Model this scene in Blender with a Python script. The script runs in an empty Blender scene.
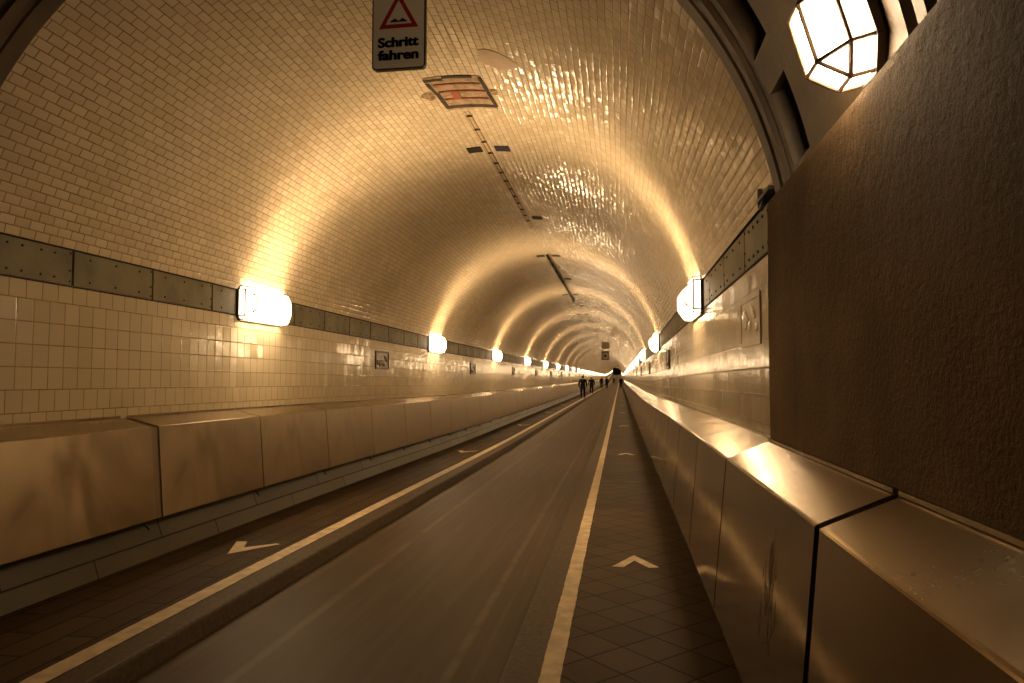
import bpy, bmesh, math, random
from mathutils import Vector, Matrix
random.seed(7)
PI = math.pi
C = bpy.context.scene.collection
SC = bpy.context.scene

# ------------------------------------------------------------------ layout (metres, camera above x=0, y=0)
XC, ZC, R = -1.62, 1.95, 2.46          # tube axis and radius
CAMZ = 1.5
Y0, Y1 = 3.62, 388.0                    # tiled tube starts / ends
ROAD = -0.12

def ss(t):
    t = max(0.0, min(1.0, t)); return t*t*(3-2*t)
def zoff(y):
    z = -0.10*ss((y-3)/17.0)
    if y > 170: z += 3.4*((y-170)/215.0)**1.5
    return z
def slope(y):
    return math.atan((zoff(y+.5)-zoff(y-.5)))
def stations(a, b):
    ys = [a]; y = a
    while y < b:
        y += 1.0 if y < 22 else (8.0 if y < 160 else 6.0)
        ys.append(min(y, b))
    if ys[-1]-ys[-2] < 1e-6: ys.pop()
    return ys

# ------------------------------------------------------------------ mesh helpers
class MB:
    def __init__(s): s.v=[]; s.f=[]; s.m=[]; s.uv=[]; s.sm=[]
    def face(s, pts, uv=None, m=0, smooth=False):
        i=len(s.v); s.v += [tuple(p) for p in pts]
        s.f.append(list(range(i, i+len(pts)))); s.m.append(m); s.sm.append(smooth)
        s.uv.append(uv if uv else [(p[0], p[1]) for p in pts])
    def box(s, a, b, m=0):
        x0,y0,z0=a; x1,y1,z1=b
        P=lambda i,j,k:(x1 if i else x0, y1 if j else y0, z1 if k else z0)
        for q in (((0,0,0),(0,1,0),(1,1,0),(1,0,0)),((0,0,1),(1,0,1),(1,1,1),(0,1,1)),((0,0,0),(1,0,0),(1,0,1),(0,0,1)),
                  ((1,0,0),(1,1,0),(1,1,1),(1,0,1)),((1,1,0),(0,1,0),(0,1,1),(1,1,1)),((0,1,0),(0,0,0),(0,0,1),(0,1,1))):
            pts=[P(*c) for c in q]; s.face(pts, [(p[0]+p[2]*.0+p[1], p[2]+p[0]) for p in pts], m)
    def prism(s, prof, ya, yb, m=0, caps=True):
        """prof: closed (x,z) polygon extruded along y"""
        n=len(prof); acc=0
        for i in range(n):
            p,q=prof[i],prof[(i+1)%n]; L=math.dist(p,q)
            s.face([(p[0],ya,p[1]),(p[0],yb,p[1]),(q[0],yb,q[1]),(q[0],ya,q[1])],[(ya,acc),(yb,acc),(yb,acc+L),(ya,acc+L)],m); acc+=L
        if caps:
            s.face([(p[0],ya,p[1]) for p in prof],[(p[0],p[1]) for p in prof],m)
            s.face([(p[0],yb,p[1]) for p in reversed(prof)],[(p[0],p[1]) for p in reversed(prof)],m)
    def cyl(s, a, b, r, n=10, m=0, r2=None, caps=True):
        a=Vector(a); b=Vector(b); d=(b-a).normalized(); r2=r if r2 is None else r2
        u=d.orthogonal().normalized(); w=d.cross(u)
        A=[a+(u*math.cos(2*PI*i/n)+w*math.sin(2*PI*i/n))*r for i in range(n)]
        B=[b+(u*math.cos(2*PI*i/n)+w*math.sin(2*PI*i/n))*r2 for i in range(n)]
        for i in range(n):
            j=(i+1)%n; s.face([A[i],A[j],B[j],B[i]],None,m,True)
        if caps: s.face(list(reversed(A)),None,m); s.face(B,None,m)
    def sweep(s, prof, ys, m=0, smooth=False, closed=False, dz=True):
        """prof: open (x,z) polyline carried along y; u = y, v = length along the profile"""
        n=len(prof); acc=[0]
        pr=list(prof)+([prof[0]] if closed else [])
        for i in range(1,len(pr)): acc.append(acc[-1]+math.dist(pr[i],pr[i-1]))
        for a,b in zip(ys[:-1],ys[1:]):
            za,zb=(zoff(a),zoff(b)) if dz else (0,0)
            for i in range(len(pr)-1):
                p,q=pr[i],pr[i+1]
                s.face([(p[0],a,p[1]+za),(p[0],b,p[1]+zb),(q[0],b,q[1]+zb),(q[0],a,q[1]+za)],
                       [(a,acc[i]),(b,acc[i]),(b,acc[i+1]),(a,acc[i+1])],m,smooth)
    def mesh(s, name, mats, weld=True):
        me=bpy.data.meshes.new(name); me.from_pydata(s.v,[],s.f)
        for k in (mats if isinstance(mats,(list,tuple)) else [mats]): me.materials.append(k)
        ul=me.uv_layers.new(name='UVMap'); k=0
        for pi,p in enumerate(me.polygons):
            p.material_index=s.m[pi]; p.use_smooth=s.sm[pi]
            for j in range(len(s.f[pi])): ul.data[k].uv=s.uv[pi][j]; k+=1
        if weld:
            bm=bmesh.new(); bm.from_mesh(me); bmesh.ops.remove_doubles(bm,verts=bm.verts,dist=1e-5); bm.to_mesh(me); bm.free()
        return me
    def build(s, name, mats, parent=None, loc=None, weld=True):
        return link(name, s.mesh(name,mats,weld), parent, loc)

def link(name, me, parent=None, loc=None):
    o=bpy.data.objects.new(name, me); C.objects.link(o)
    if parent is not None: o.parent=parent
    if loc is not None: o.location=loc
    return o
def struct(o): o['kind']='structure'; return o
def tag(o, label, cat, group=None):
    o['label']=label; o['category']=cat
    if group: o['group']=group
    return o
def empty(name, loc, label, cat, group=None, rot=(0,0,0)):
    o=bpy.data.objects.new(name,None); C.objects.link(o); o.location=loc; o.rotation_euler=rot; o.empty_display_size=.1
    return tag(o,label,cat,group)
def dup(root, loc, rot, label, group=None, parts=True):
    r=root.copy(); C.objects.link(r); r.location=loc; r.rotation_euler=rot; r['label']=label
    if group: r['group']=group
    elif 'group' in r and group is None: pass
    if parts:
        for ch in list(root.children):
            c=ch.copy(); C.objects.link(c); c.parent=r
            for g in list(ch.children):
                d=g.copy(); C.objects.link(d); d.parent=c
    return r

# ------------------------------------------------------------------ materials
class NT:
    def __init__(s,name):
        s.mat=bpy.data.materials.new(name); s.mat.use_nodes=True; s.t=s.mat.node_tree; s.t.nodes.clear()
        s.out=s.t.nodes.new('ShaderNodeOutputMaterial'); s.b=s.t.nodes.new('ShaderNodeBsdfPrincipled')
        s.t.links.new(s.b.outputs[0],s.out.inputs[0])
    def n(s,typ,**kw):
        o=s.t.nodes.new(typ)
        for k,v in kw.items(): setattr(o,k,v)
        return o
    def l(s,a,b): s.t.links.new(a,b)
    def inp(s,sock,v):
        if hasattr(v,'is_output') or hasattr(v,'links'): s.l(v,sock)
        else: sock.default_value=v
    def math(s,op,a,b=None,c=None):
        o=s.n('ShaderNodeMath',operation=op); s.inp(o.inputs[0],a)
        if b is not None: s.inp(o.inputs[1],b)
        if c is not None: s.inp(o.inputs[2],c)
        return o.outputs[0]
    def vmath(s,op,a,b=None):
        o=s.n('ShaderNodeVectorMath',operation=op); s.inp(o.inputs[0],a)
        if b is not None: s.inp(o.inputs[1],b)
        return o.outputs[0]
    def mix(s,f,a,b):
        o=s.n('ShaderNodeMix',data_type='RGBA'); s.inp(o.inputs[0],f)
        s.inp(o.inputs[6],a if not isinstance(a,tuple) else (*a[:3],1)); s.inp(o.inputs[7],b if not isinstance(b,tuple) else (*b[:3],1)); return o.outputs[2]
    def mixf(s,f,a,b):
        o=s.n('ShaderNodeMix',data_type='FLOAT'); s.inp(o.inputs[0],f); s.inp(o.inputs[2],a); s.inp(o.inputs[3],b); return o.outputs[0]
    def noise(s,vec,scale,detail=3,rough=.55):
        o=s.n('ShaderNodeTexNoise'); s.inp(o.inputs['Vector'],vec); o.inputs['Scale'].default_value=scale
        o.inputs['Detail'].default_value=detail; o.inputs['Roughness'].default_value=rough; return o
    def ramp(s,f,lo,hi):
        o=s.n('ShaderNodeMapRange',interpolation_type='SMOOTHSTEP'); s.inp(o.inputs[0],f); o.inputs[1].default_value=lo; o.inputs[2].default_value=hi; return o.outputs[0]
    def set(s,**kw):
        for k,v in kw.items():
            k=k.replace('_',' ')
            s.inp(s.b.inputs[k], (*v,1) if isinstance(v,tuple) and len(v)==3 else v)
    def bump(s,h,strength,dist=.01,normal=None):
        o=s.n('ShaderNodeBump'); s.inp(o.inputs['Height'],h); o.inputs['Strength'].default_value=strength; o.inputs['Distance'].default_value=dist
        if normal is not None: s.l(normal,o.inputs['Normal'])
        s.l(o.outputs[0],s.b.inputs['Normal']); return o.outputs[0]
    def uv(s): return s.n('ShaderNodeUVMap').outputs[0]
    def obj(s): return s.n('ShaderNodeTexCoord').outputs['Object']

def tile_mat(name,w,h,ca,cb,cg,gw=.004,rough=.14,tilt=.05,bond='half',rot=0,v0=0,gr=.7,stain=.25,spec=.5,wav=.02,dome=0.0):
    t=NT(name); uv=t.uv()
    if rot:
        m=t.n('ShaderNodeVectorRotate',rotation_type='Z_AXIS'); t.l(uv,m.inputs[0]); m.inputs['Angle'].default_value=rot; uvr=m.outputs[0]
    else: uvr=uv
    sp=t.n('ShaderNodeSeparateXYZ'); t.l(uvr,sp.inputs[0]); u,v=sp.outputs[0],sp.outputs[1]
    rv=t.math('DIVIDE',t.math('ADD',v,v0),h); row=t.math('FLOOR',rv)
    if bond=='half': off=t.math('MULTIPLY',t.math('MODULO',t.math('ADD',row,1000),2.0),.5)
    elif bond=='none': off=0.0
    else:
        wn=t.n('ShaderNodeTexWhiteNoise',noise_dimensions='1D'); t.inp(wn.inputs['W'],row)
        off=t.math('MULTIPLY',t.math('ROUND',t.math('MULTIPLY',wn.outputs[0],2.0)),.5)
    cu=t.math('ADD',t.math('DIVIDE',u,w),off); col=t.math('FLOOR',cu)
    fu=t.math('FRACT',cu); fv=t.math('FRACT',rv)
    du=t.math('MULTIPLY',t.math('MINIMUM',fu,t.math('SUBTRACT',1.0,fu)),w)
    dv=t.math('MULTIPLY',t.math('MINIMUM',fv,t.math('SUBTRACT',1.0,fv)),h)
    d=t.math('MINIMUM',du,dv)
    face=t.ramp(d,gw*.35,gw)                      # 1 on the tile, 0 in the joint
    cmb=t.n('ShaderNodeCombineXYZ'); t.l(col,cmb.inputs[0]); t.l(row,cmb.inputs[1])
    wn=t.n('ShaderNodeTexWhiteNoise',noise_dimensions='3D'); t.l(cmb.outputs[0],wn.inputs[0])
    base=t.mix(wn.outputs[0],ca,cb)
    ns=t.noise(uv,.55,4); st=t.ramp(ns.outputs[0],.35,.7)
    dark=tuple(c*(1-stain) for c in cb)
    base=t.mix(t.math('MULTIPLY',st,.6),base,dark)
    gn=t.noise(uv,6.0,2)
    g2=t.mix(t.ramp(gn.outputs[0],.3,.7),cg,tuple(min(1,c*1.9) for c in cg))
    colr=t.mix(face,g2,base)
    t.set(Base_Color=colr,Specular_IOR_Level=spec)
    t.set(Roughness=t.mixf(face,gr,rough))
    geo=t.n('ShaderNodeNewGeometry')
    tl=t.vmath('SUBTRACT',wn.outputs['Color'],(.5,.5,.5))
    sc=t.n('ShaderNodeVectorMath',operation='SCALE'); t.l(tl,sc.inputs[0]); sc.inputs['Scale'].default_value=tilt*2
    wv=t.noise(uv,9.0,1); w2=t.vmath('SUBTRACT',wv.outputs['Color'],(.5,.5,.5))
    sc2=t.n('ShaderNodeVectorMath',operation='SCALE'); t.l(w2,sc2.inputs[0]); sc2.inputs['Scale'].default_value=wav*2
    nn=t.vmath('NORMALIZE',t.vmath('ADD',t.vmath('ADD',geo.outputs['Normal'],sc.outputs[0]),sc2.outputs[0]))
    hgt=t.math('MULTIPLY',t.ramp(d,gw*.3,gw*2.0),.22)
    if dome:      # each glazed tile is slightly cushioned across its course
        hgt=t.math('ADD',hgt,t.math('MULTIPLY',t.math('MULTIPLY',fv,t.math('SUBTRACT',1.0,fv)),dome))
    t.bump(hgt,1.0,.002,nn)
    return t.mat

def plain(name,col,rough=.6,metal=0,nscale=0,var=.3,bump=0,spec=.5,bscale=None):
    t=NT(name); t.set(Roughness=rough,Metallic=float(metal),Specular_IOR_Level=spec)
    if nscale:
        n=t.noise(t.obj(),nscale,5); t.set(Base_Color=t.mix(t.ramp(n.outputs[0],.3,.7),tuple(c*(1-var) for c in col),tuple(min(1,c*(1+var)) for c in col)))
        if bump: t.bump(t.noise(t.obj(),bscale or nscale*4,6,.65).outputs[0],bump,.02)
    else: t.set(Base_Color=col)
    return t.mat

def steel(name,col,rough,seed,bs=.02,con=.74,dr=.10,dist=2.2):
    t=NT(name); tc=t.obj()
    mp=t.n('ShaderNodeMapping'); t.l(tc,mp.inputs[0]); mp.inputs['Location'].default_value=(seed,seed*2,0); mp.inputs['Scale'].default_value=(1,1,.55)
    n1=t.noise(mp.outputs[0],1.6,3,.5); n1.inputs['Distortion'].default_value=dist
    mp2=t.n('ShaderNodeMapping'); t.l(tc,mp2.inputs[0]); mp2.inputs['Scale'].default_value=(30,30,1.2)
    n2=t.noise(mp2.outputs[0],2.0,2)
    f=t.ramp(n1.outputs[0],.25,.75)
    t.set(Base_Color=t.mix(f,tuple(c*con for c in col),col),Metallic=1.0,
          Roughness=t.math('ADD',t.math('MULTIPLY',f,dr),t.math('ADD',rough-.02,t.math('MULTIPLY',n2.outputs[0],.04))))
    n3=t.noise(tc,1.3,1); t.bump(n3.outputs[0],bs,.05)
    return t.mat

def emit(name,col,strength):
    t=NT(name); t.set(Base_Color=(.8,.8,.75),Roughness=.3,Emission_Color=col,Emission_Strength=strength); return t.mat

M_VAULT=tile_mat('glazed vault tile',.122,.066,(.70,.605,.435),(.58,.485,.335),(.17,.105,.05),gw=.006,rough=.12,tilt=.03,stain=.18,wav=.03,dome=1.5)
M_WALL=tile_mat('glazed wall tile',.139,.158,(.62,.53,.37),(.54,.465,.32),(.15,.10,.055),gw=.0055,rough=.15,tilt=.018,bond='rand',v0=.02,stain=.14,wav=.02)
M_BASE=tile_mat('grey green base tile',1.6,.2,(.096,.073,.028),(.08,.061,.023),(.012,.009,.004),gw=.010,rough=.42,tilt=.03,stain=.35,v0=.01,spec=.22)
M_SLAB=tile_mat('clinker slabs',.62,.2,(.084,.053,.025),(.058,.036,.017),(.010,.006,.003),gw=.011,rough=.65,tilt=.03,stain=.4,rot=PI/2,spec=.18)
M_DIAM=tile_mat('diamond clinker slabs',.26,.26,(.092,.059,.029),(.066,.042,.020),(.012,.008,.004),gw=.009,rough=.62,tilt=.025,stain=.4,rot=PI/4,bond='none',spec=.18)
M_BAND=plain('olive iron plate',(.135,.115,.05),.5,.0,2.2,.35,.15)
M_SEAM=plain('dark seam',(.012,.010,.008),.8)
M_IRON=plain('brown painted iron',(.075,.048,.023),.55,.0,3.0,.4,.25)
M_DARK=plain('black steel',(.018,.015,.012),.5,.4)
M_STEELR=steel('brushed steel right',(.33,.25,.155),.075,3.1,.06,.86,.05)
M_STEELL=steel('brushed steel left',(.30,.228,.142),.30,8.3,.02,.66,.14)
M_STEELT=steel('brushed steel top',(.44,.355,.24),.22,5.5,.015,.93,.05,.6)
M_EDGE=plain('bright steel edge',(.75,.66,.52),.3,1)
M_LINE=plain('worn cream paint',(.62,.50,.32),.6,0,9,.18)
M_CURB=plain('granite curb',(.073,.047,.022),.65,0,30,.3,.2)
M_CONC=None
M_GLASS=emit('lamp glass',(1.0,.69,.375),46.0)
M_GLEND=emit('lamp end glass',(1.0,.74,.48),5.0)
M_GLNEAR=emit('near lamp glass',(1.0,.71,.42),46.0)
M_CAGE=plain('bronze lamp frame',(.22,.15,.095),.45,.5)
M_PLATE=plain('lamp back plate',(.04,.03,.022),.5,.3)

def concrete():
    t=NT('rough brown concrete'); o=t.obj()
    n=t.noise(o,1.3,6,.6); col=t.mix(t.ramp(n.outputs[0],.3,.7),(.155,.092,.037),(.24,.15,.066))
    mp=t.n('ShaderNodeMapping'); t.l(o,mp.inputs[0]); mp.inputs['Scale'].default_value=(1,1,.25)
    st=t.noise(mp.outputs[0],5,4); col=t.mix(t.math('MULTIPLY',t.ramp(st.outputs[0],.5,.75),.35),col,(.08,.058,.038))
    t.set(Base_Color=col,Roughness=.85,Specular_IOR_Level=.25)
    sp=t.n('ShaderNodeSeparateXYZ'); t.l(o,sp.inputs[0])
    topm=t.ramp(sp.outputs[2],1.5,2.3)      # trowelled below, rough cast above
    r=t.noise(o,22,8,.7); fine=t.noise(o,60,4)
    h=t.math('ADD',t.math('MULTIPLY',t.math('MULTIPLY',r.outputs[0],topm),1.0),t.math('MULTIPLY',fine.outputs[0],.12))
    t.bump(h,1.0,.07); return t.mat
M_CONC=concrete()

def asphalt():
    t=NT('worn asphalt'); uv=t.uv(); sp=t.n('ShaderNodeSeparateXYZ'); t.l(uv,sp.inputs[0]); v=sp.outputs[1]
    n=t.noise(uv,120,3); mp=t.n('ShaderNodeMapping'); t.l(uv,mp.inputs[0]); mp.inputs['Scale'].default_value=(.06,1,1)
    s=t.noise(mp.outputs[0],9,4)
    col=t.mix(n.outputs[0],(.040,.0255,.0115),(.077,.051,.025))
    col=t.mix(t.math('MULTIPLY',t.ramp(s.outputs[0],.4,.7),.4),col,(.105,.073,.044))
    for c,wd,a in ((.52,.05,.5),(1.66,.045,.55),(1.80,.02,.25),(.10,.05,.3)):
        g=t.math('SUBTRACT',1.0,t.ramp(t.math('ABSOLUTE',t.math('SUBTRACT',v,c)),wd*.2,wd))
        nn=t.noise(uv,3.0,3); col=t.mix(t.math('MULTIPLY',t.math('MULTIPLY',g,a),t.ramp(nn.outputs[0],.25,.6)),col,(.17,.12,.072))
    t.set(Base_Color=col,Roughness=t.mixf(n.outputs[0],.42,.65),Specular_IOR_Level=.25); t.bump(n.outputs[0],.25,.004); return t.mat
M_ROAD=asphalt()

# ------------------------------------------------------------------ the setting: swept shell
YS=stations(Y0,Y1); YF=stations(-2.0,Y1)
th0=math.asin((2.46-ZC)/R)
arch=[(XC+R*math.cos(th0+(PI-2*th0)*i/64), ZC+R*math.sin(th0+(PI-2*th0)*i/64)) for i in range(65)]
XR,XL=XC+2.425,XC-2.425
m=MB(); m.sweep(list(reversed(arch)),YS,smooth=True); struct(m.build('ceiling',M_VAULT))
m=MB(); m.sweep([(XR,0.0),(XR,2.19)],YS); struct(m.build('wall_right',M_WALL))
m=MB(); m.sweep([(XL,2.19),(XL,0.0)],YS); struct(m.build('wall_left',M_WALL))

def band(side):
    """riveted iron plates between wall and vault, dark open seams between them"""
    m=MB(); x=XR if side>0 else XL; s=-side
    m.sweep([(x+side*.03,2.17),(x+side*.03,2.47)] if side>0 else [(x+side*.03,2.47),(x+side*.03,2.17)],YS,1)
    y=Y0+(.14 if side>0 else .12)
    P=.905; ys=[Y0]+[y+P*i for i in range(int((Y1-y)/P))]
    for a,b in zip(ys[:-1],ys[1:]):
        g=.011; xa=x+s*.004; xb=x+side*.02
        za,zb=zoff(a),zoff(b)
        A=[(xa,a+g,2.193+za),(xa,b-g,2.193+zb),(xa,b-g,2.452+zb),(xa,a+g,2.452+za)]
        B=[(xb,p[1],p[2]) for p in A]
        if side>0: A.reverse(); B.reverse()
        # front face, then the four returns
        m.face(A if side<0 else A,[(p[1],p[2]) for p in A],0)
        for i in range(4):
            j=(i+1)%4; m.face([A[i],B[i],B[j],A[j]],None,0)
        if a<60:
            for k in range(3):
                for zz in (2.235,2.41):
                    yy=a+.17+k*.28; 
                    m.cyl((xa+side*.002,yy,zz+zoff(yy)),(xa+s*.006,yy,zz+zoff(yy)),.011,6,1,.007)
            for zz in (2.22,2.30,2.43):
                m.cyl((xa+side*.002,b-.03,zz+zb),(xa+s*.006,b-.03,zz+zb),.009,6,1,.006)
    # thin ledges closing the gap to wall and vault
    o=m.build('trim_1' if side<0 else 'trim_2',[M_BAND,M_SEAM]); struct(o)
    o['label']='olive riveted iron plate band along the '+('left' if side<0 else 'right')+' wall'
band(-1); band(1)
for k,(x,side) in enumerate(((XR,1),(XL,-1))):      # lip of the vault above the plates and the dark line below them
    m=MB(); xv=arch[0][0] if side>0 else arch[-1][0]
    m.sweep([(x+side*.03,2.462),(xv,2.462)],YS); m.sweep([(x+side*.03,2.188),(x-side*.006,2.188),(x-side*.006,2.178),(x+side*.0,2.178)],YS)
    struct(m.build('trim_%d'%(3+k),M_SEAM))

# floor, sidewalks, curbs, slanted base
m=MB(); m.sweep([(-2.60,ROAD),(-.62,ROAD)],YF); struct(m.build('floor',M_ROAD))
def flat(x0,x1,name,mat):
    m=MB()
    for a,b in zip(YF[:-1],YF[1:]):
        m.face([(x0,a,zoff(a)),(x1,a,zoff(a)),(x1,b,zoff(b)),(x0,b,zoff(b))],[(x0,a),(x1,a),(x1,b),(x0,b)])
    return struct(m.build(name,mat))
flat(-4.0,-2.80,'sidewalk_left',M_SLAB); flat(-.415,.75,'sidewalk_right',M_DIAM)
def rounded(xa,xb,side):      # curb profile: top, rounded arris, face to the road
    return [(xa,0.0),(xb-side*.02,0.0),(xb-side*.006,-.006),(xb,-.02),(xb+side*.012,ROAD-.02)]
m=MB(); m.sweep(list(reversed(rounded(-2.80,-2.615,1))),YF); struct(m.build('curb_left',M_CURB))
m=MB(); m.sweep(rounded(-.415,-.61,-1),YF); struct(m.build('curb_right',M_CURB))
m=MB(); m.sweep([(-4.05,.50),(-4.04,.46),(-3.885,.03),(-3.87,-.01)],YF); struct(m.build('baseboard_left',M_BASE))
m=MB(); m.sweep([(.63,-.01),(.645,.03),(.80,.46),(.81,.50)],YF); struct(m.build('baseboard_right',M_BASE))

# end of the tunnel: dark portal wall
m=MB(); zz=zoff(Y1)
pts=[(XR+.2,Y1,-.2+zz)]+[(p[0],Y1,p[1]+zz) for p in arch]+[(XL-.2,Y1,-.2+zz)]
m.face(pts); struct(m.build('wall_back',plain('dark portal',(.02,.018,.014),.8)))
m=MB()
for s in (-1,1): m.box((XC+s*.75-.06,Y1-.3,zz),(XC+s*.75+.06,Y1-.05,zz+2.6))
m.box((XC-.85,Y1-.3,zz+2.5),(XC+.85,Y1-.05,zz+2.62)); struct(m.build('door_1',plain('portal frame',(.10,.09,.06),.6)))

# near end: concrete side walls and the unlined cast iron ring
YB=-2.5; YK=3.60
for nm,x,s in (('wall_right.001',.726,1),('wall_left.001',2*XC-.726,-1)):
    m=MB(); n=40
    prof=[(x,0.0),(x,1.75),(x+s*.006,2.34),(x+s*.012,2.375),(x+s*.03,2.395),(x+s*.30,2.40),(x+s*.30,0.0)]
    m.prism(prof if s<0 else list(reversed(prof)),YB,YK); struct(m.build(nm,M_CONC))

def iron():
    m=MB(); N=84; a0=math.radians(4); 
    ang=[a0+(PI-2*a0)*i/N for i in range(N+1)]
    P=lambda a,r,y:(XC+r*math.cos(a),y,ZC+r*math.sin(a))
    def strip(y0,r0,y1,r1,sel=None):
        for i in range(N):
            if sel and not sel(i): continue
            a,b=ang[i],ang[i+1]
            m.face([P(a,r0,y0),P(a,r1,y1),P(b,r1,y1),P(b,r0,y0)],None,0,False)
    prof=[(3.635,2.70),(3.635,2.452),(3.625,2.444),(3.52,2.446),(3.51,2.457),(3.465,2.457),(3.455,2.446),(3.405,2.446),(3.395,2.470),(3.33,2.474)]
    for (ya,ra),(yb,rb) in zip(prof[:-1],prof[1:]): strip(ya,ra,yb,rb)
    # ring of deep pockets between webs
    def pockets(ya,yb,r,deep,per,web,shift):
        solid=lambda i:((i+shift)%per)<web
        yc=(ya+yb)/2
        for i in range(N):
            a,b=ang[i],ang[i+1]
            if solid(i): m.face([P(a,r,ya),P(a,r,yb),P(b,r,yb),P(b,r,ya)])
            else:
                m.face([P(a,deep,ya-.03),P(a,deep,yb+.03),P(b,deep,yb+.03),P(b,deep,ya-.03)])
                m.face([P(a,r,ya),P(a,deep,ya-.03),P(b,deep,ya-.03),P(b,r,ya)])
                m.face([P(a,deep,yb+.03),P(a,r,yb),P(b,r,yb),P(b,deep,yb+.03)])
                for j,aa in ((i-1,a),(i+1,b)):
                    if solid(j): m.face([P(aa,r,ya),P(aa,r,yb),P(aa,deep,yb+.03),P(aa,deep,ya-.03)])
    pockets(3.33,3.06,2.474,2.64,6,2,4)
    strip(3.06,2.474,2.05,2.474)
    pockets(2.05,1.985,2.474,2.66,40,1,5); strip(1.985,2.474,1.93,2.474); pockets(1.93,1.87,2.474,2.66,40,1,5)
    strip(1.87,2.474,1.40,2.474); pockets(1.40,1.13,2.474,2.62,6,2,4); strip(1.13,2.474,.2,2.474)
    strip(.2,2.474,.18,2.44); strip(.18,2.44,-.05,2.44); strip(-.05,2.44,-.07,2.474); strip(-.07,2.474,YB,2.474)
    o=m.build('ceiling.001',M_IRON); struct(o); o['label']='brown cast iron arch ring with recessed pockets'
iron()

# ------------------------------------------------------------------ cut gem lamps
def gem(L,H,dep,bar,gl,ge):
    """faceted lantern: octagonal base (L along y, H along z), rises dep along -x; returns panes, frame, plate meshes"""
    c=min(H,L)*.29; cb=H*.10 if L>H*1.5 else c
    def octa(l,h,c): return [(-l/2,-h/2+c),(-l/2,h/2-c),(-l/2+c,h/2),(l/2-c,h/2),(l/2,h/2-c),(l/2,-h/2+c),(l/2-c,-h/2),(-l/2+c,-h/2)]
    w1=dep*.55
    A=[Vector((0.0,y,z)) for y,z in octa(L,H,cb)]
    B=[Vector((-w1,y*.985,z*.965)) for y,z in octa(L,H,cb)]
    F=[Vector((-dep,sy*(L/2-c*1.02),sz*(H/2-c*1.02))) for sy,sz in ((-1,-1),(-1,1),(1,1),(1,-1))]
    faces=[]
    for i in range(8): faces.append([A[i],A[(i+1)%8],B[(i+1)%8],B[i]])
    faces += [[B[0],B[1],F[1],F[0]],[B[2],B[3],F[2],F[1]],[B[4],B[5],F[3],F[2]],[B[6],B[7],F[0],F[3]]]
    faces += [[B[1],B[2],F[1]],[B[3],B[4],F[2]],[B[5],B[6],F[3]],[B[7],B[0],F[0]]]
    faces.append([F[0],F[1],F[2],F[3]])
    pm=MB()
    for f in faces:
        n=(f[1]-f[0]).cross(f[2]-f[0]).normalized(); pm.face(f,None,1 if abs(n.y)>.5 else 0)
    edges={}
    for f in faces:
        for i in range(len(f)):
            a,b=f[i],f[(i+1)%len(f)]; k=tuple(sorted((tuple(round(t,5) for t in a),tuple(round(t,5) for t in b)))); edges[k]=1
    fm=MB(); gm=MB()
    for a,b in edges:
        if a[0]>-1e-4 and b[0]>-1e-4: continue
        fm.cyl(a,b,bar,6)
    if L>H*1.5:       # guard bars along the long front
        for f in (-.33,.33): gm.cyl((-dep-bar,-L/2+c,f*(H-2*c)),(-dep-bar,L/2-c,f*(H-2*c)),bar*.45,5)
    bm_=MB(); e=bar*1.6
    o1=octa(L+2*e,H+2*e,cb+e*.4)
    pl=[Vector((.0,y,z)) for y,z in o1]; pf=[Vector((-.028,y,z)) for y,z in o1]; pi=[Vector((-.028,a.y*.98,a.z*.96)) for a in A]
    for i in range(8):
        j=(i+1)%8; bm_.face([pl[i],pl[j],pf[j],pf[i]]); bm_.face([pf[i],pf[j],pi[j],pi[i]])
    bm_.face(list(reversed(pl)))
    return pm.mesh('glass_panes',[gl,ge]),fm.mesh('lantern_frame',M_CAGE,False),bm_.mesh('back_plate',M_PLATE),gm

pm,fm,bmesh_,gm=gem(1.02,.36,.17,.0075,M_GLASS,M_GLEND)
gmesh=gm.mesh('guard_bar',M_CAGE,False)
ORD=['first','second','third','fourth','fifth','sixth','seventh','eighth','ninth','tenth','eleventh','twelfth']
GL='wall lanterns along the tunnel'
LY=[7.42+7.55*i for i in range(50)]
lproto=empty('wall_lantern',(0,0,0),'long glowing faceted lantern','wall lamp',GL)
for nm,me in (('glass_panes',pm),('lantern_frame',fm),('back_plate',bmesh_)): link(nm,me,lproto)
for f in lproto.children: pass
gb=link('guard_bar',gmesh,lproto)
for nm,al,px_,pz_ in (('lamp_light',64,-.145,.135),('lamp_light',22,-.186,.01)):
    la=bpy.data.lights.new(nm,'AREA'); la.shape='RECTANGLE'; la.size=.09; la.size_y=.74; la.spread=math.radians(80); la.energy=14; la.color=(1.0,.69,.375)
    lo=link(nm,la,lproto,(px_,0,pz_)); lo.rotation_euler=(0,math.radians(90+al),0)
first=True
for side in (-1,1):
    for i,y in enumerate(LY):
        if y>Y1-3: continue
        x=(XL if side<0 else XR)-side*.004
        sname='left' if side<0 else 'right'
        if i==0: lab=('large lit lantern on the green iron band of the left tiled wall, nearest one' if side<0 else 'lit faceted lantern on the right tiled wall, first one beyond the dark concrete wall')
        elif i<8: lab='lit lantern on the %s wall, %s in the row counted from the near end'%(sname,ORD[i])
        else: lab='tiny lit lantern in the merging far row on the %s wall, beyond the eighth'%sname
        loc=(x,y,2.325+zoff(y)); rot=(0,0,PI if side<0 else 0)
        g='lanterns in the row on the %s wall'%sname
        if first: o=lproto; o.location=loc; o.rotation_euler=rot; o['label']=lab; o['group']=g; first=False
        else: dup(lproto,loc,rot,lab,g,True)

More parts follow.
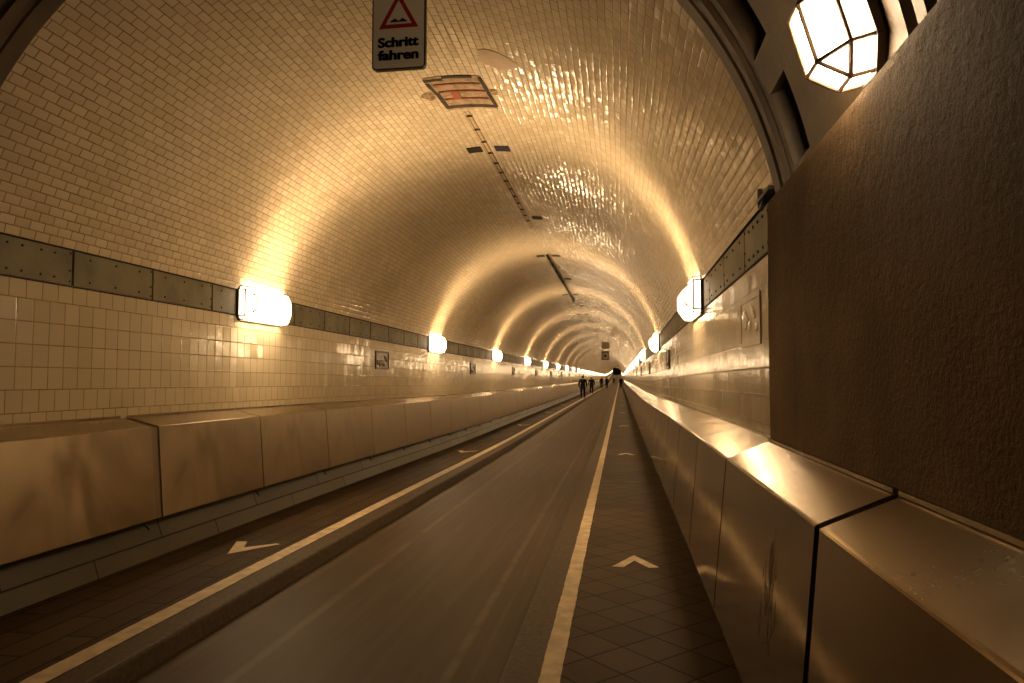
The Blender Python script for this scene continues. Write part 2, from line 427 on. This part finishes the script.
# near lantern on the iron ring
pm2,fm2,bm2,_=gem(.28,.36,.175,.008,M_GLNEAR,M_GLNEAR)
a=math.radians(15.8); rr=2.468
nl=empty('octagonal_lantern',(XC+rr*math.cos(a),2.30,ZC+rr*math.sin(a)),'big octagonal lantern glowing on the brown iron arch above the concrete wall','wall lamp',None,(0,-a,0))
link('glass_panes',pm2,nl); link('lantern_frame',fm2,nl); link('back_plate',bm2,nl)

# ------------------------------------------------------------------ steel duct covers (both sides)
def cover(side,L,xback,wide,detail=True):
    """bent steel cover of length L, origin at its near end on the floor"""
    if side<0: bx,tx=-3.68,-3.745; kx=xback
    else: bx,tx=.44,.51; kx=xback
    s=side; g=.006; g0=(.085 if side<0 else .04) if wide else .014
    kz=1.200 if abs(kx)<.73 else 1.186
    fr=MB(); prof=[(bx,.38),(tx,1.104),(tx+s*.003,1.109),(tx+s*.010,1.1125),(tx+s*.018,1.096),(bx+s*.016,.392),(bx+s*.06,.392),(bx+s*.06,.38)]
    fr.prism(prof if s<0 else list(reversed(prof)),g0,L-.005)
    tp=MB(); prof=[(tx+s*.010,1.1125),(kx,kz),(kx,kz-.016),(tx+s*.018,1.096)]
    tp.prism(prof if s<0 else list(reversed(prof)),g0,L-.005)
    fl=MB(); fl.box((min(kx-s*.014,kx-s*.001),g0,kz-.002),(max(kx-s*.014,kx-s*.001),L-.001,kz+.010))
    js=MB(); dd=.010 if wide else (.004 if side<0 else .02)
    prof=[(bx+s*dd,.375),(tx+s*dd,1.10),(kx,kz-.014),(kx,kz-.03),(tx+s*.03,1.085),(bx+s*.03,.375)]
    js.prism(prof if s<0 else list(reversed(prof)),.001,g0+.015)
    ed=MB(); ed.prism([(tx-.0012,1.099),(tx+.0012,1.099),(tx+s*.015+.001,1.114),(tx+s*.015-.001,1.114)],g0,L-.005)
    hb=MB(); yb=L-.06
    hb.cyl((bx+s*.05,yb-.05,.385),(bx+s*.05,yb,.335),.012,6); hb.cyl((bx+s*.05,yb,.335),(bx+s*.03,yb+.02,.30),.009,6); hb.box((bx+s*.05-.02,yb-.16,.36),(bx+s*.05+.02,yb+.03,.38))
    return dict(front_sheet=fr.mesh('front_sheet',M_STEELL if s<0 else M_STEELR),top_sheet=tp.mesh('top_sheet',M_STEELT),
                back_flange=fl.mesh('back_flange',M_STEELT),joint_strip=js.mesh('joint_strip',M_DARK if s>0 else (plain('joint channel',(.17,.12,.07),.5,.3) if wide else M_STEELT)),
                hanging_bracket=hb.mesh('hanging_bracket',M_DARK))
def one_mesh(side,L,xback):
    bx,tx=(-3.68,-3.745) if side<0 else (.44,.51); s=side; g=.008
    m=MB(); prof=[(bx,.38),(tx,1.105),(xback,1.186),(xback,1.165),(tx+s*.02,1.09),(bx+s*.02,.38)]
    m.prism(prof if s<0 else list(reversed(prof)),g,L-g); 
    return m.mesh('steel_cover_panel',[M_STEELL if s<0 else M_STEELR])
BACKL,BACKR,BACKN=XL+.006,XR-.006,.720
def place(side,y,L,xb,wide,label,group,cache={}):
    key=(side,round(L,3),xb,wide)
    if key not in cache: cache[key]=cover(side,L,xb,wide)
    t=empty('steel_cover_panel',(0,y,zoff(y)),label,'steel panel',group,(math.atan((zoff(y+L)-zoff(y))/L),0,0))
    for k,me in cache[key].items():
        if side>0 and k=='hanging_bracket': continue
        link(k,me,t)
    return t
GR='steel covers of the right hand barrier'; GLf='steel covers of the left hand barrier'
rj=[.30,1.95,3.56,4.80,6.22,7.68]
rl=['nearest steel cover on the right barrier, cut by the bottom corner under the concrete',
    'steel cover on the right with a bright glare on its top and a scratched front',
    'first steel cover along the right tiled wall, counted from the concrete corner',
    'second steel cover along the right tiled wall, counted from the concrete corner',
    'third steel cover along the right tiled wall, counted from the concrete corner']
for i in range(5):
    place(1,rj[i],rj[i+1]-rj[i],BACKN if i<2 else BACKR,i==1,rl[i],GR)
NP=148; y=rj[-1]; PR=1.5; far=one_mesh(1,PR,BACKR)
for i in range(NP-5):
    k=i+4
    lab='%s steel cover along the right tiled wall, counted from the concrete corner'%ORD[k-1] if k<=12 else 'steel cover far down the right barrier, beyond the twelfth past the concrete corner'
    if i<22: place(1,y,PR,BACKR,False,lab,GR)
    else:
        o=link('steel_cover_panel',far,None,(0,y,zoff(y))); o.rotation_euler=(math.atan((zoff(y+PR)-zoff(y))/PR),0,0); tag(o,lab,'steel panel',GR)
    y+=PR
YRE=y
lj=[3.58,5.175,6.89,8.56,10.22]
PL=1.66; y=lj[0]; farl=one_mesh(-1,PL,BACKL)
for i in range(NP):
    L=(lj[i+1]-lj[i]) if i<4 else PL
    if i==0: lab='nearest steel cover on the left barrier, with wipe marks, before the wide dark joint'
    elif i<=10: lab='%s steel cover of the left barrier beyond the wide dark joint'%ORD[i-1]
    else: lab='steel cover far down the left barrier, beyond the tenth past the wide joint'
    if i<26: place(-1,y,L,BACKL,i==1,lab,GLf)
    else:
        o=link('steel_cover_panel',farl,None,(0,y,zoff(y))); o.rotation_euler=(math.atan((zoff(y+PL)-zoff(y))/PL),0,0); tag(o,lab,'steel panel',GLf)
    y+=L
YLE=y
m=MB()
for side,ya in ((-1,YLE),(1,YRE)):
    bx,tx,kx=(-3.68,-3.745,BACKL) if side<0 else (.44,.51,BACKR)
    pr=[(bx,.38),(tx,1.105),(kx,1.186)]
    m.sweep(pr if side>0 else list(reversed(pr)),stations(ya,Y1-.3))
o=m.build('distant_steel_cover',M_STEELL); o['kind']='stuff'; tag(o,'run of steel covers at the far end of the tunnel, too small to tell apart','steel panel')

# scuff on the second right cover
m=MB(); random.seed(3)
for k in range(46):
    yy=2.45+random.gauss(0,.055); z0=.78+random.gauss(0,.07); hh=random.uniform(.03,.13)
    xx=lambda z:.44+(.07)*(z-.38)/.73-.0012
    w=random.uniform(.0015,.005)
    m.face([(xx(z0),yy,z0),(xx(z0),yy+w,z0-.01),(xx(z0+hh),yy+w*.6,z0+hh),(xx(z0+hh),yy-w*.4,z0+hh-.01)])
o=m.build('scratch_mark',plain('scuffed grime',(.20,.15,.09),.8))
for p in bpy.data.objects:
    if p.name.startswith('steel_cover_panel') and 'scratched' in p.get('label',''):
        o.parent=p; o.matrix_parent_inverse=Matrix.Translation(-p.location); o['label']='patch of fine vertical scratches'

# ------------------------------------------------------------------ paint on the ground
def line(x0,x1,name,label):
    m=MB(); random.seed(5); Y=[y for y in YF]; prof=[]
    for a,b in zip(Y[:-1],Y[1:]):
        n=24 if b<22 else 1
        for k in range(n):
            y0=a+(b-a)*k/n; y1=a+(b-a)*(k+1)/n; e=.004
            j=lambda yy,s:math.sin(yy*9.1+s)*.0015+math.sin(yy*37+s*2)*.0012
            z0,z1=zoff(y0)+e,zoff(y1)+e
            m.face([(x0+j(y0,0),y0,z0),(x1+j(y0,2),y0,z0),(x1+j(y1,2),y1,z1),(x0+j(y1,0),y1,z1)])
    return tag(m.build(name,M_LINE),label,'road marking')
line(-2.935,-2.805,'edge_line','long cream painted line along the left sidewalk beside the high curb')
line(-.412,-.305,'edge_line','long cream painted line along the right sidewalk with diamond paving')
def chevron(pts,y,label,group,me=None):
    if me is None:
        m=MB(); n=len(pts)
        for q in ((0,1,2,5),(5,2,3,4)):
            m.face([(pts[i][0],pts[i][1],.005) for i in q])
            m.face([(pts[i][0],pts[i][1],.0) for i in reversed(q)])
        me=m.mesh('painted_chevron',M_LINE)
    o=link('painted_chevron',me,None,(0,y,zoff(y)+.001)); tag(o,label,'road marking',group); return me
mr=None; ml=None
PRm=[(-.07,-.20),(.115,.17),(.30,-.20),(.215,-.20),(.215,-.20),(.115,-.0)]
PRm=[(-.065,-.19),(.11,.20),(.295,-.16),(.20,-.19),(.20,-.19),(.11,.03)]
def chev_mesh(outer,inner):
    m=MB(); a,b,c=outer; d,e,f=inner       # a-b-c outer V, d-e-f inner V
    for q in ((a,b,e,d),(b,c,f,e)):
        m.face([(p[0],p[1],.005) for p in q])
    return m.mesh('painted_chevron',M_LINE)
mr=chev_mesh([(-.075,-.19),(.105,.20),(.295,-.16)],[(.02,-.19),(.105,.02),(.215,-.19)])
ml=chev_mesh([(-3.50,.14),(-3.33,-.30),(-3.05,.10)],[(-3.40,.15),(-3.315,-.06),(-3.10,.12)])
for i in range(16):
    y=5.92+8.9*i
    lab='cream chevron painted on the right sidewalk, %s in its row from the viewer'%ORD[i] if i<4 else 'faint far chevron on the right sidewalk beyond the fourth of its row'
    chevron(None,y,lab,'chevrons painted on the right sidewalk',mr)
    y=5.93+8.9*i
    lab='cream chevron painted on the left sidewalk, %s in its row from the viewer'%ORD[i] if i<4 else 'faint far chevron on the left sidewalk beyond the fourth of its row'
    chevron(None,y,lab,'chevrons painted on the left sidewalk',ml)

# ------------------------------------------------------------------ things on the vault
def vp(s,y,dr=.0):        # s metres to the right of the crown
    a=PI/2-s/R; return (XC+(R-dr)*math.cos(a),y,ZC+(R-dr)*math.sin(a)+zoff(y))
def vpatch(m,poly,dr,n=1,mi=0):
    """polygon in (s,y) on the vault, raised dr, with skirts back to the tiles"""
    top=[vp(s,y,dr) for s,y in poly]; m.face(list(reversed(top)),None,mi)
    bot=[vp(s,y,.0) for s,y in poly]
    for i in range(len(poly)):
        j=(i+1)%len(poly); m.face([top[i],top[j],bot[j],bot[i]],None,mi)
def vrect(m,s0,s1,y0,y1,dr,k0=0,k1=0,mi=0):
    n=max(1,int(abs(s1-s0)/.08))
    for i in range(n):
        a=s0+(s1-s0)*i/n; b=s0+(s1-s0)*(i+1)/n
        vpatch(m,[(a+k0,y0),(b+k0,y0),(b+k1,y1),(a+k1,y1)],dr,1,mi)
# exposed brickwork
HY0,HY1,sk=6.40,7.22,.0
ex=empty('exposed_masonry',vp(-.02,6.8),'broken patch in the vault tiles showing plaster and red brick edges','masonry patch')
ex_inv=Matrix.Translation(-Vector(vp(-.02,6.8)))
def child(m,name,mat,parent,inv,label=None):
    o=m.build(name,mat,parent); o.matrix_parent_inverse=inv
    if label: o['label']=label
    return o
M_PLAS=plain('bare plaster',(.30,.21,.13),.9,0,14,.3,.5); M_RUST=plain('red brick edge',(.22,.05,.025),.85,0,20,.35)
M_RIMSHADE=plain('painted cavity shade',(.035,.024,.013),.9,0,12,.6)  # dark brown painted as the shade inside the broken rim, no real recess
m=MB(); vrect(m,-.24,.31,HY0,HY1,.006,.0,.05); child(m,'plaster_ground',M_PLAS,ex,ex_inv)
m=MB()
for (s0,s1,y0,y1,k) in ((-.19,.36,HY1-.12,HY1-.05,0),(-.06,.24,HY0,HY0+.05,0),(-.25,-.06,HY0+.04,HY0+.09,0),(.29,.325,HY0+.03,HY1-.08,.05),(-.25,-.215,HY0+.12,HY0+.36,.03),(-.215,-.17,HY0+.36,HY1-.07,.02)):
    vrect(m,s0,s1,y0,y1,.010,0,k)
child(m,'rim_shade',M_RIMSHADE,ex,ex_inv,'dark strips painted as shade along the rim')
for yy,s0,s1,w in ((6.93,-.15,.31,.011),(6.74,-.17,.32,.014),(6.57,-.18,.29,.012)):
    m=MB(); vrect(m,s0,s1,yy-w,yy+w,.016); child(m,'brick_course',M_RUST,ex,ex_inv)
m=MB(); vrect(m,-.05,.03,6.75,6.92,.018); child(m,'brick',plain('red brick',(.26,.075,.035),.85),ex,ex_inv)
for s,yy,r_ in ((-.29,6.80,.07),(.39,6.78,.055)):
    m=MB(); vpatch(m,[(s+r_*math.cos(t)*random.uniform(.7,1.2),yy+1.5*r_*math.sin(t)*random.uniform(.7,1.2)) for t in [i*PI/4 for i in range(8)]],.005)
    child(m,'chipped_tile',plain('chipped glaze',(.25,.17,.09),.9,0,25,.6),ex,ex_inv)
# plaster repair
m=MB(); random.seed(11)
poly=[]
for i in range(22):
    t=2*PI*i/22; poly.append((.55+.18*math.cos(t)*(1+.14*math.sin(3*t+1)+.06*math.sin(7*t)),6.02+.18*math.sin(t)*(1+.2*math.sin(2*t))))
vpatch(m,poly,.006); tag(m.build('plaster_repair',plain('smooth repair mortar',(.40,.29,.18),.32,0,6,.12)),'smooth brownish plaster patch on the vault tiles, right of the hanging sign','plaster patch')
# socket plates in pairs
M_PLUG=plain('dark plate',(.025,.019,.012),.7,spec=.2); M_PLUB=plain('bluish plate',(.028,.025,.055),.6,spec=.2)
pl_spec=[]
for k in range(8):
    y=8.52+7.45*k; pl_spec += [(-.17,y,'left'),(.185,y,'right')]; pl_spec.append((.19,y+3.72,'single'))
for i,(s,y,w) in enumerate(pl_spec):
    m=MB(); vrect(m,s-.09,s+.09,y-.09,y+.09,.012)
    n=i//3
    if n==0: lab={'left':'dark square plate left of the ceiling seam, in the pair nearest the viewer','right':'bluish square plate right of the ceiling seam, in the pair nearest the viewer','single':'single small dark plate right of the seam between the first two pairs'}[w]
    elif n<3: lab={'left':'dark plate left of the ceiling seam in the %s pair','right':'dark plate right of the ceiling seam in the %s pair','single':'single dark plate right of the seam just after the %s pair'}[w]%ORD[n]
    else: lab='tiny dark plate beside the ceiling seam beyond the third pair'
    tag(m.build('ceiling_plate',M_PLUB if i==1 else M_PLUG),lab,'ceiling plate','dark plates along the ceiling seam')
# seam rail with clips, then the dark conduit
ra=empty('ceiling_rail',vp(0,7.4),'thin double rail with small clips along the crown of the vault','rail'); inv=Matrix.Translation(-Vector(vp(0,7.4)))
for s in (-.024,.024):
    m=MB()
    for i in range(24): vpatch(m,[(s-.004,7.3+i*.24),(s+.004,7.3+i*.24),(s+.004,7.54+i*.24),(s-.004,7.54+i*.24)],.012)
    child(m,'rail_strip',plain('rail strip',(.30,.21,.12),.6),ra,inv)
for i in range(13):
    m=MB(); y=7.42+i*.42; vrect(m,-.034,.034,y-.016,y+.016,.014); child(m,'clip',M_PLUG,ra,inv)
m=MB(); y=15.8
while y<25.2:
    a=Vector(vp(0,y,.03)); b=Vector(vp(0,min(y+1.0,25.3),.03)); m.cyl(a,b,.032,8,0,None,True); y+=1.0
tag(m.build('ceiling_conduit',M_PLUG),'dark straight conduit on the crown of the vault beyond the double rail','pipe')

# lane signal hanging from the crown far in
SY=45.5; sx=-.92; zb=zoff(SY)
sg=empty('lane_signal',(sx,SY,2.75+zb),'dark box signal with a round lens hanging from the vault above the road','traffic signal')
m=MB(); m.box((-.25,-.1,0),(.25,.12,.58)); m.build('signal_box',plain('signal housing',(.06,.05,.032),.6),sg)
m=MB(); m.cyl((0,-.1,.27),(0,-.125,.27),.20,20); m.build('lens_ring',plain('signal ring',(.16,.13,.08),.5),sg)
m=MB(); m.cyl((0,-.125,.27),(0,-.14,.27),.10,16); m.build('lens',M_DARK,sg)
m=MB()
for s in (-.17,.17): m.box((s-.02,-.02,.58),(s+.02,.02,1.5))
m.build('hanger',M_CAGE,sg)
m=MB(); m.box((-.22,-.04,.74),(.27,.02,1.16)); m.build('mounting_board',plain('mounting board',(.11,.08,.042),.6),sg)

# hanging sign
W,Hh=.338,.540; sz=1.972+CAMZ; sy=4.34; sxx=-1.425
sn=empty('hanging_sign',(sxx,sy,sz),'grey hanging sign with a red warning triangle and the black words Schritt fahren','sign')
def rrect(w,h,r,n=6):
    pts=[]
    for cx,cz,a0 in ((w/2-r,h-r,0),(-w/2+r,h-r,PI/2),(-w/2+r,r,PI),(w/2-r,r,1.5*PI)):
        for i in range(n+1): t=a0+PI/2*i/n; pts.append((cx+r*math.cos(t),cz+r*math.sin(t)))
    return pts
def plate(m,pts,y0,y1):
    m.face([(x,y0,z) for x,z in pts]); m.face([(x,y1,z) for x,z in reversed(pts)])
    for i in range(len(pts)):
        j=(i+1)%len(pts); m.face([(pts[i][0],y0,pts[i][1]),(pts[i][0],y1,pts[i][1]),(pts[j][0],y1,pts[j][1]),(pts[j][0],y0,pts[j][1])])
m=MB(); plate(m,rrect(W,Hh,.026),-.0,.03); m.build('backing_plate',plain('sign edge',(.035,.028,.02),.4),sn)
m=MB(); plate(m,[(x,z+.008) for x,z in rrect(W-.018,Hh-.016,.02)],-.004,.0); m.build('sign_face',plain('sign face',(.88,.84,.72),.25),sn)
def tri(cx,cz,a,r):       # rounded triangle outline, apex up
    v=[(cx-a/2,cz),(cx+a/2,cz),(cx,cz+a*.90)]; return v
M_RED=plain('sign red',(.45,.02,.012),.35); M_BLK=plain('sign black',(.012,.010,.009),.4)
A=tri(.0,.254,.250,0); B=tri(.0,.279,.166,0)
m=MB()
for i in range(3):
    j=(i+1)%3; m.face([(A[i][0],-.0055,A[i][1]),(A[j][0],-.0055,A[j][1]),(B[j][0],-.0055,B[j][1]),(B[i][0],-.0055,B[i][1])])
m.build('warning_triangle',M_RED,sn)
m=MB(); hp=[(-.058,.293),(.058,.293),(.056,.299)]
hp=[(-.058,.292)]+[(.058,.292),(.05,.299),(.032,.312),(.026,.315),(.019,.312),(.006,.301),(-.004,.301),(-.016,.312),(-.023,.315),(-.030,.312),(-.050,.299)]
m.face([(x,-.0056,z) for x,z in hp]); m.build('bump_symbol',M_BLK,sn)
def text(body,w,capz,x,z,name):
    cu=bpy.data.curves.new(name,'FONT'); cu.body=body; cu.size=.075; cu.offset=.0012; cu.extrude=.0006
    to=bpy.data.objects.new('tmp',cu); C.objects.link(to); bpy.context.view_layer.update()
    me=bpy.data.meshes.new_from_object(to.evaluated_get(bpy.context.evaluated_depsgraph_get())); bpy.data.objects.remove(to)
    xs=[v.co.x for v in me.vertices]; ys=[v.co.y for v in me.vertices]
    kx=w/(max(xs)-min(xs)); kz=capz/max(ys)
    for v in me.vertices: v.co=Vector(((v.co.x-min(xs))*kx,-v.co.z,v.co.y*kz))
    bm=bmesh.new(); base=me.copy()
    for dx,dz in ((0,0),(.0035,0),(-.0035,0),(.0025,.0015),(-.0025,-.0015),(0,.002),(0,-.002)):
        c=base.copy(); c.transform(Matrix.Translation((dx,0,dz))); bm.from_mesh(c)
    bm.to_mesh(me); bm.free()
    me.materials.clear(); me.materials.append(M_BLK); me.name=name
    return link(name,me,sn,(x,-.0055,z))
text('Schritt',.252,.058,-.127,.140,'lettering'); text('fahren',.252,.058,-.127,.060,'lettering')
m=MB()
for s in (-.1,.1): m.cyl((s,.015,Hh-.02),(s,.015,(4.345-sz)/1.08),.009,8)
m.build('hanger',M_DARK,sn)
m=MB(); m.box((W/2,.0,.47),(W/2+.085,.02,.50)); m.build('bracket_arm',M_DARK,sn)
sn.scale=(1.08,1.08,1.08); sn.location.z+=.058

# relief plaques
def plaque(side,seed,dark):
    m=MB(); random.seed(seed); w,h=.66,.31; q=1.0 if dark else .25
    fr=MB(); b=.028
    for (y0,y1,z0,z1) in ((-w/2,w/2,0,b),(-w/2,w/2,h-b,h),(-w/2,-w/2+b,b,h-b),(w/2-b,w/2,b,h-b)): fr.box((-.018*q,y0,z0),(0,y1,z1))
    gr=MB(); gr.box((-.006*q,-w/2+b,b),(0,w/2-b,h-b))
    rl=MB(); bm=bmesh.new()
    for k in range(5):
        bmesh.ops.create_uvsphere(bm,u_segments=12,v_segments=8,radius=1,matrix=Matrix.Translation((-.006*q,-.2+k*.1+random.uniform(-.03,.03),h/2+random.uniform(-.06,.06)))@Matrix.Rotation(random.uniform(-.7,.7),4,'X')@Matrix.Diagonal((.02*q,random.uniform(.04,.1),random.uniform(.025,.06),1)))
    me=bpy.data.meshes.new('relief'); bm.to_mesh(me); bm.free()
    for p in me.polygons: p.use_smooth=True
    return fr,gr,me
M_BRZ=plain('dark glazed relief',(.15,.10,.055),.3,0,12,.5); M_BRF=plain('dark frame',(.055,.038,.022),.4); M_CRM=plain('cream glazed relief',(.56,.48,.33),.18,0,10,.1); M_CRF=plain('cream frame',(.50,.42,.28),.2)
protos={}
for dark in (0,1):
    fr,gr,me=plaque(1,4+dark,dark); me.materials.append(M_BRZ if dark else M_CRM)
    protos[dark]=(fr.mesh('frame',M_BRF if dark else M_CRF),gr.mesh('ground',M_BRZ if dark else M_CRM),me)
for side in (-1,1):
    for i in range(12):
        y=(4.52+7.5*i) if side>0 else (11.55+7.5*i)
        s='right' if side>0 else 'left'
        dark=0 if (side>0 and i==0) else 1
        if dark==0: lab='cream glazed relief panel in the right tiled wall beside the concrete corner'
        else:
            n=i if side<0 else i-1
            lab='dark framed relief plaque on the %s tiled wall, %s of its row from the viewer'%(s,ORD[n]) if n<5 else 'tiny dark relief plaque far along the %s wall beyond the fifth'%s
        t=empty('relief_plaque',(XR-.002 if side>0 else XL+.002,y,1.70+zoff(y)),lab,'wall plaque','relief plaques on the %s wall'%s,(0,0,0 if side>0 else PI))
        for nm,me in zip(('frame','ground','relief'),protos[dark]): link(nm,me,t)

# small bracket at the springing by the concrete corner
bk=MB(); bk.box((.752,3.93,2.43),(.775,3.955,2.53)); bk.box((.750,3.66,2.455),(.79,3.96,2.475)); bk.cyl((.765,3.80,2.45),(.765,3.93,2.42),.014,8)
tag(bk.build('iron_bracket',M_DARK),'small black iron bracket where the right iron band meets the arch ring','bracket')

# ------------------------------------------------------------------ people
def skin(name,chain,mat,parent=None,levels=1,root=0):
    """chain: dict of name -> (pos, radius), edges list"""
    pts,edges=chain; keys=list(pts); ix={k:i for i,k in enumerate(keys)}
    me=bpy.data.meshes.new(name); me.from_pydata([pts[k][0] for k in keys],[(ix[a],ix[b]) for a,b in edges],[])
    o=link(name,me,parent); me.materials.append(mat)
    md=o.modifiers.new('skin','SKIN'); md.use_smooth_shade=True
    for i,k in enumerate(keys):
        r=pts[k][1]; d=me.skin_vertices[0].data[i]; d.radius=r if isinstance(r,tuple) else (r,r); d.use_root=(i==root)
    sd=o.modifiers.new('sub','SUBSURF'); sd.levels=levels; sd.render_levels=levels
    return o
SKIN=plain('skin',(.35,.19,.11),.5)
def person(loc,h,heading,stride,coat,trou,hair,label,group=None,long=0.0,wide=1.0,bag=False):
    t=empty('person',loc,label,'person',group,(0,0,heading)); k=h/1.75
    V=lambda x,y,z:(x*k*wide if abs(x)<.3 else x*k,y*k,z*k)
    s=stride
    P={'pelvis':(V(0,0,.95),(.13*k*wide,.10*k)),'waist':(V(0,.0,1.10),(.12*k*wide,.09*k)),'chest':(V(0,.0,1.32),(.155*k*wide,.105*k)),'collar':(V(0,-.01,1.44),(.09*k,.07*k)),
       'neck':(V(0,0,1.51),.052*k),'jaw':(V(0,.025,1.575),(.062*k,.07*k)),'brow':(V(0,.01,1.655),(.075*k,.092*k)),'top':(V(0,0,1.72),(.05*k,.06*k)),'nose':(V(0,.105,1.61),.014*k)}
    E=[('pelvis','waist'),('waist','chest'),('chest','collar'),('collar','neck'),('neck','jaw'),('jaw','brow'),('brow','top'),('jaw','nose')]
    for sd,sg in (('l',-1),('r',1)):
        f=s*sg
        P['hip'+sd]=(V(sg*.09,0,.90),.088*k); P['knee'+sd]=(V(sg*.095,f*.13+.03,.50),.06*k); P['ank'+sd]=(V(sg*.10,f*.26-.02,.09),.042*k)
        P['heel'+sd]=(V(sg*.10,f*.26-.05,.045),.04*k); P['toe'+sd]=(V(sg*.115,f*.26+.15,.035),(.045*k,.03*k))
        E+=[('pelvis','hip'+sd),('hip'+sd,'knee'+sd),('knee'+sd,'ank'+sd),('ank'+sd,'heel'+sd),('ank'+sd,'toe'+sd)]
        P['sh'+sd]=(V(sg*.185,-.01,1.41),.062*k); P['elb'+sd]=(V(sg*.245,-.03-f*.08,1.14),.045*k); P['wri'+sd]=(V(sg*.25,.06-f*.16,.90),.032*k)
        P['palm'+sd]=(V(sg*.248,.08-f*.17,.83),(.022*k,.038*k))
        E+=[('collar','sh'+sd),('sh'+sd,'elb'+sd),('elb'+sd,'wri'+sd),('wri'+sd,'palm'+sd)]
        for j in range(4):
            yy=.045+j*.021-f*.17+.02; L=(.075,.088,.084,.065)[3-j]
            P['f%d'%j+sd]=(V(sg*.246,yy+.01,.785),.009*k); P['g%d'%j+sd]=(V(sg*.236,yy+.02,.785-L*.6),.008*k); P['t%d'%j+sd]=(V(sg*.222,yy+.022,.785-L),.007*k)
            E+=[('palm'+sd,'f%d'%j+sd),('f%d'%j+sd,'g%d'%j+sd),('g%d'%j+sd,'t%d'%j+sd)]
        P['th'+sd]=(V(sg*.232,.125-f*.17,.82),.010*k); P['tt'+sd]=(V(sg*.222,.145-f*.17,.785),.008*k); E+=[('wri'+sd,'th'+sd),('th'+sd,'tt'+sd)]
    skin('body',(P,E),SKIN,t,1)
    jk={n:P[n] for n in ('pelvis','waist','chest','collar','shl','elbl','wril','shr','elbr','wrir')}
    J={n:(p,tuple(q*1.13+.012*k for q in (r if isinstance(r,tuple) else (r,r)))) for n,(p,r) in jk.items()}
    je=[('pelvis','waist'),('waist','chest'),('chest','collar'),('collar','shl'),('shl','elbl'),('elbl','wril'),('collar','shr'),('shr','elbr'),('elbr','wrir')]
    J['hem']=(V(0,-.01,.86-long),(.19*k*wide,.13*k)); je.append(('pelvis','hem'))
    skin('jacket',(J,je),coat,t,1)
    tk={n:P[n] for n in ('pelvis','hipl','kneel','ankl','hipr','kneer','ankr')}
    T={n:(p,tuple(q*1.1+.012*k for q in (r if isinstance(r,tuple) else (r,r)))) for n,(p,r) in tk.items()}
    skin('trousers',(T,[('pelvis','hipl'),('hipl','kneel'),('kneel','ankl'),('pelvis','hipr'),('hipr','kneer'),('kneer','ankr')]),trou,t,1)
    for sd in 'lr':
        S={n+sd:(P[n+sd][0],tuple(q*1.15+.006*k for q in (P[n+sd][1] if isinstance(P[n+sd][1],tuple) else (P[n+sd][1],)*2))) for n in ('ank','heel','toe')}
        S['ank'+sd]=(P['ank'+sd][0],.046*k)
        skin('shoe',(S,[('ank'+sd,'heel'+sd),('ank'+sd,'toe'+sd)]),M_BLK,t,1)
    hm=bmesh.new(); bmesh.ops.create_uvsphere(hm,u_segments=16,v_segments=10,radius=1,matrix=Matrix.Translation(V(0,-.015,1.635))@Matrix.Diagonal((.098*k,.112*k,.128*k,1)))
    bmesh.ops.delete(hm,geom=[v for v in hm.verts if (v.co.y>.045*k and v.co.z<1.69*k)],context='VERTS')
    me=bpy.data.meshes.new('hair'); hm.to_mesh(me); hm.free(); me.materials.append(hair); link('hair',me,t)
    for p in me.polygons: p.use_smooth=True
    return t
BLK=plain('black cloth',(.012,.011,.011),.9,spec=.08); NAV=plain('dark navy cloth',(.012,.013,.02),.9,spec=.08); BRN=plain('dark brown cloth',(.03,.02,.014),.9,spec=.08); GRY=plain('charcoal cloth',(.022,.02,.018),.9,spec=.08)
HR=plain('dark hair',(.012,.009,.007),.7)
pz=lambda y:zoff(y)
person((-2.77,53,pz(53)),1.80,0,.55,BLK,NAV,HR,'person in a dark jacket walking away along the left curb, largest of the group','people in the tunnel',0,1.12)
person((-2.80,70,pz(70)),1.74,0,.2,BLK,BLK,HR,'person in a long black coat close behind the largest walker on the left','people in the tunnel',.22,1.12)
person((-2.72,105,pz(105)),1.74,0,.35,BLK,BLK,HR,'person walking on the left sidewalk, left one of the small pair side by side','people in the tunnel',0,1.0)
person((-1.94,105,pz(105)),1.74,0,-.35,GRY,BLK,HR,'person walking on the roadway edge, right one of the small pair side by side','people in the tunnel',0,1.0)
person((-1.62,186,pz(186)),1.75,PI,.3,BRN,BLK,HR,'tiny distant person in the middle of the roadway','people in the tunnel',.1,1.12)
person((.14,105,pz(105)),1.74,PI,.3,BLK,BLK,HR,'lone dark person on the right sidewalk beside the right steel barrier','people in the tunnel',.1,1.12)

# ------------------------------------------------------------------ camera, world, view
cam=bpy.data.cameras.new('camera'); co=bpy.data.objects.new('camera',cam); C.objects.link(co); SC.camera=co
F=700.0; cam.sensor_fit='HORIZONTAL'; cam.sensor_width=36; cam.lens=36*F/1024; cam.clip_end=1000; cam.clip_start=.05
vx,vy=620.0-512.0,378.0-341.5
phi=math.atan(vy/F); psi=math.atan(vx/F*math.cos(phi))
co.location=(0,0,CAMZ); co.rotation_euler=(PI/2+phi,0,psi)
w=bpy.data.worlds.new('world'); SC.world=w; w.use_nodes=True
w.node_tree.nodes['Background'].inputs[0].default_value=(1,.75,.45,1); w.node_tree.nodes['Background'].inputs[1].default_value=.004
SC.view_settings.view_transform='Standard'; SC.view_settings.look='None'; SC.view_settings.gamma=1; SC.view_settings.exposure=0.0; SC.view_settings.use_curve_mapping=False
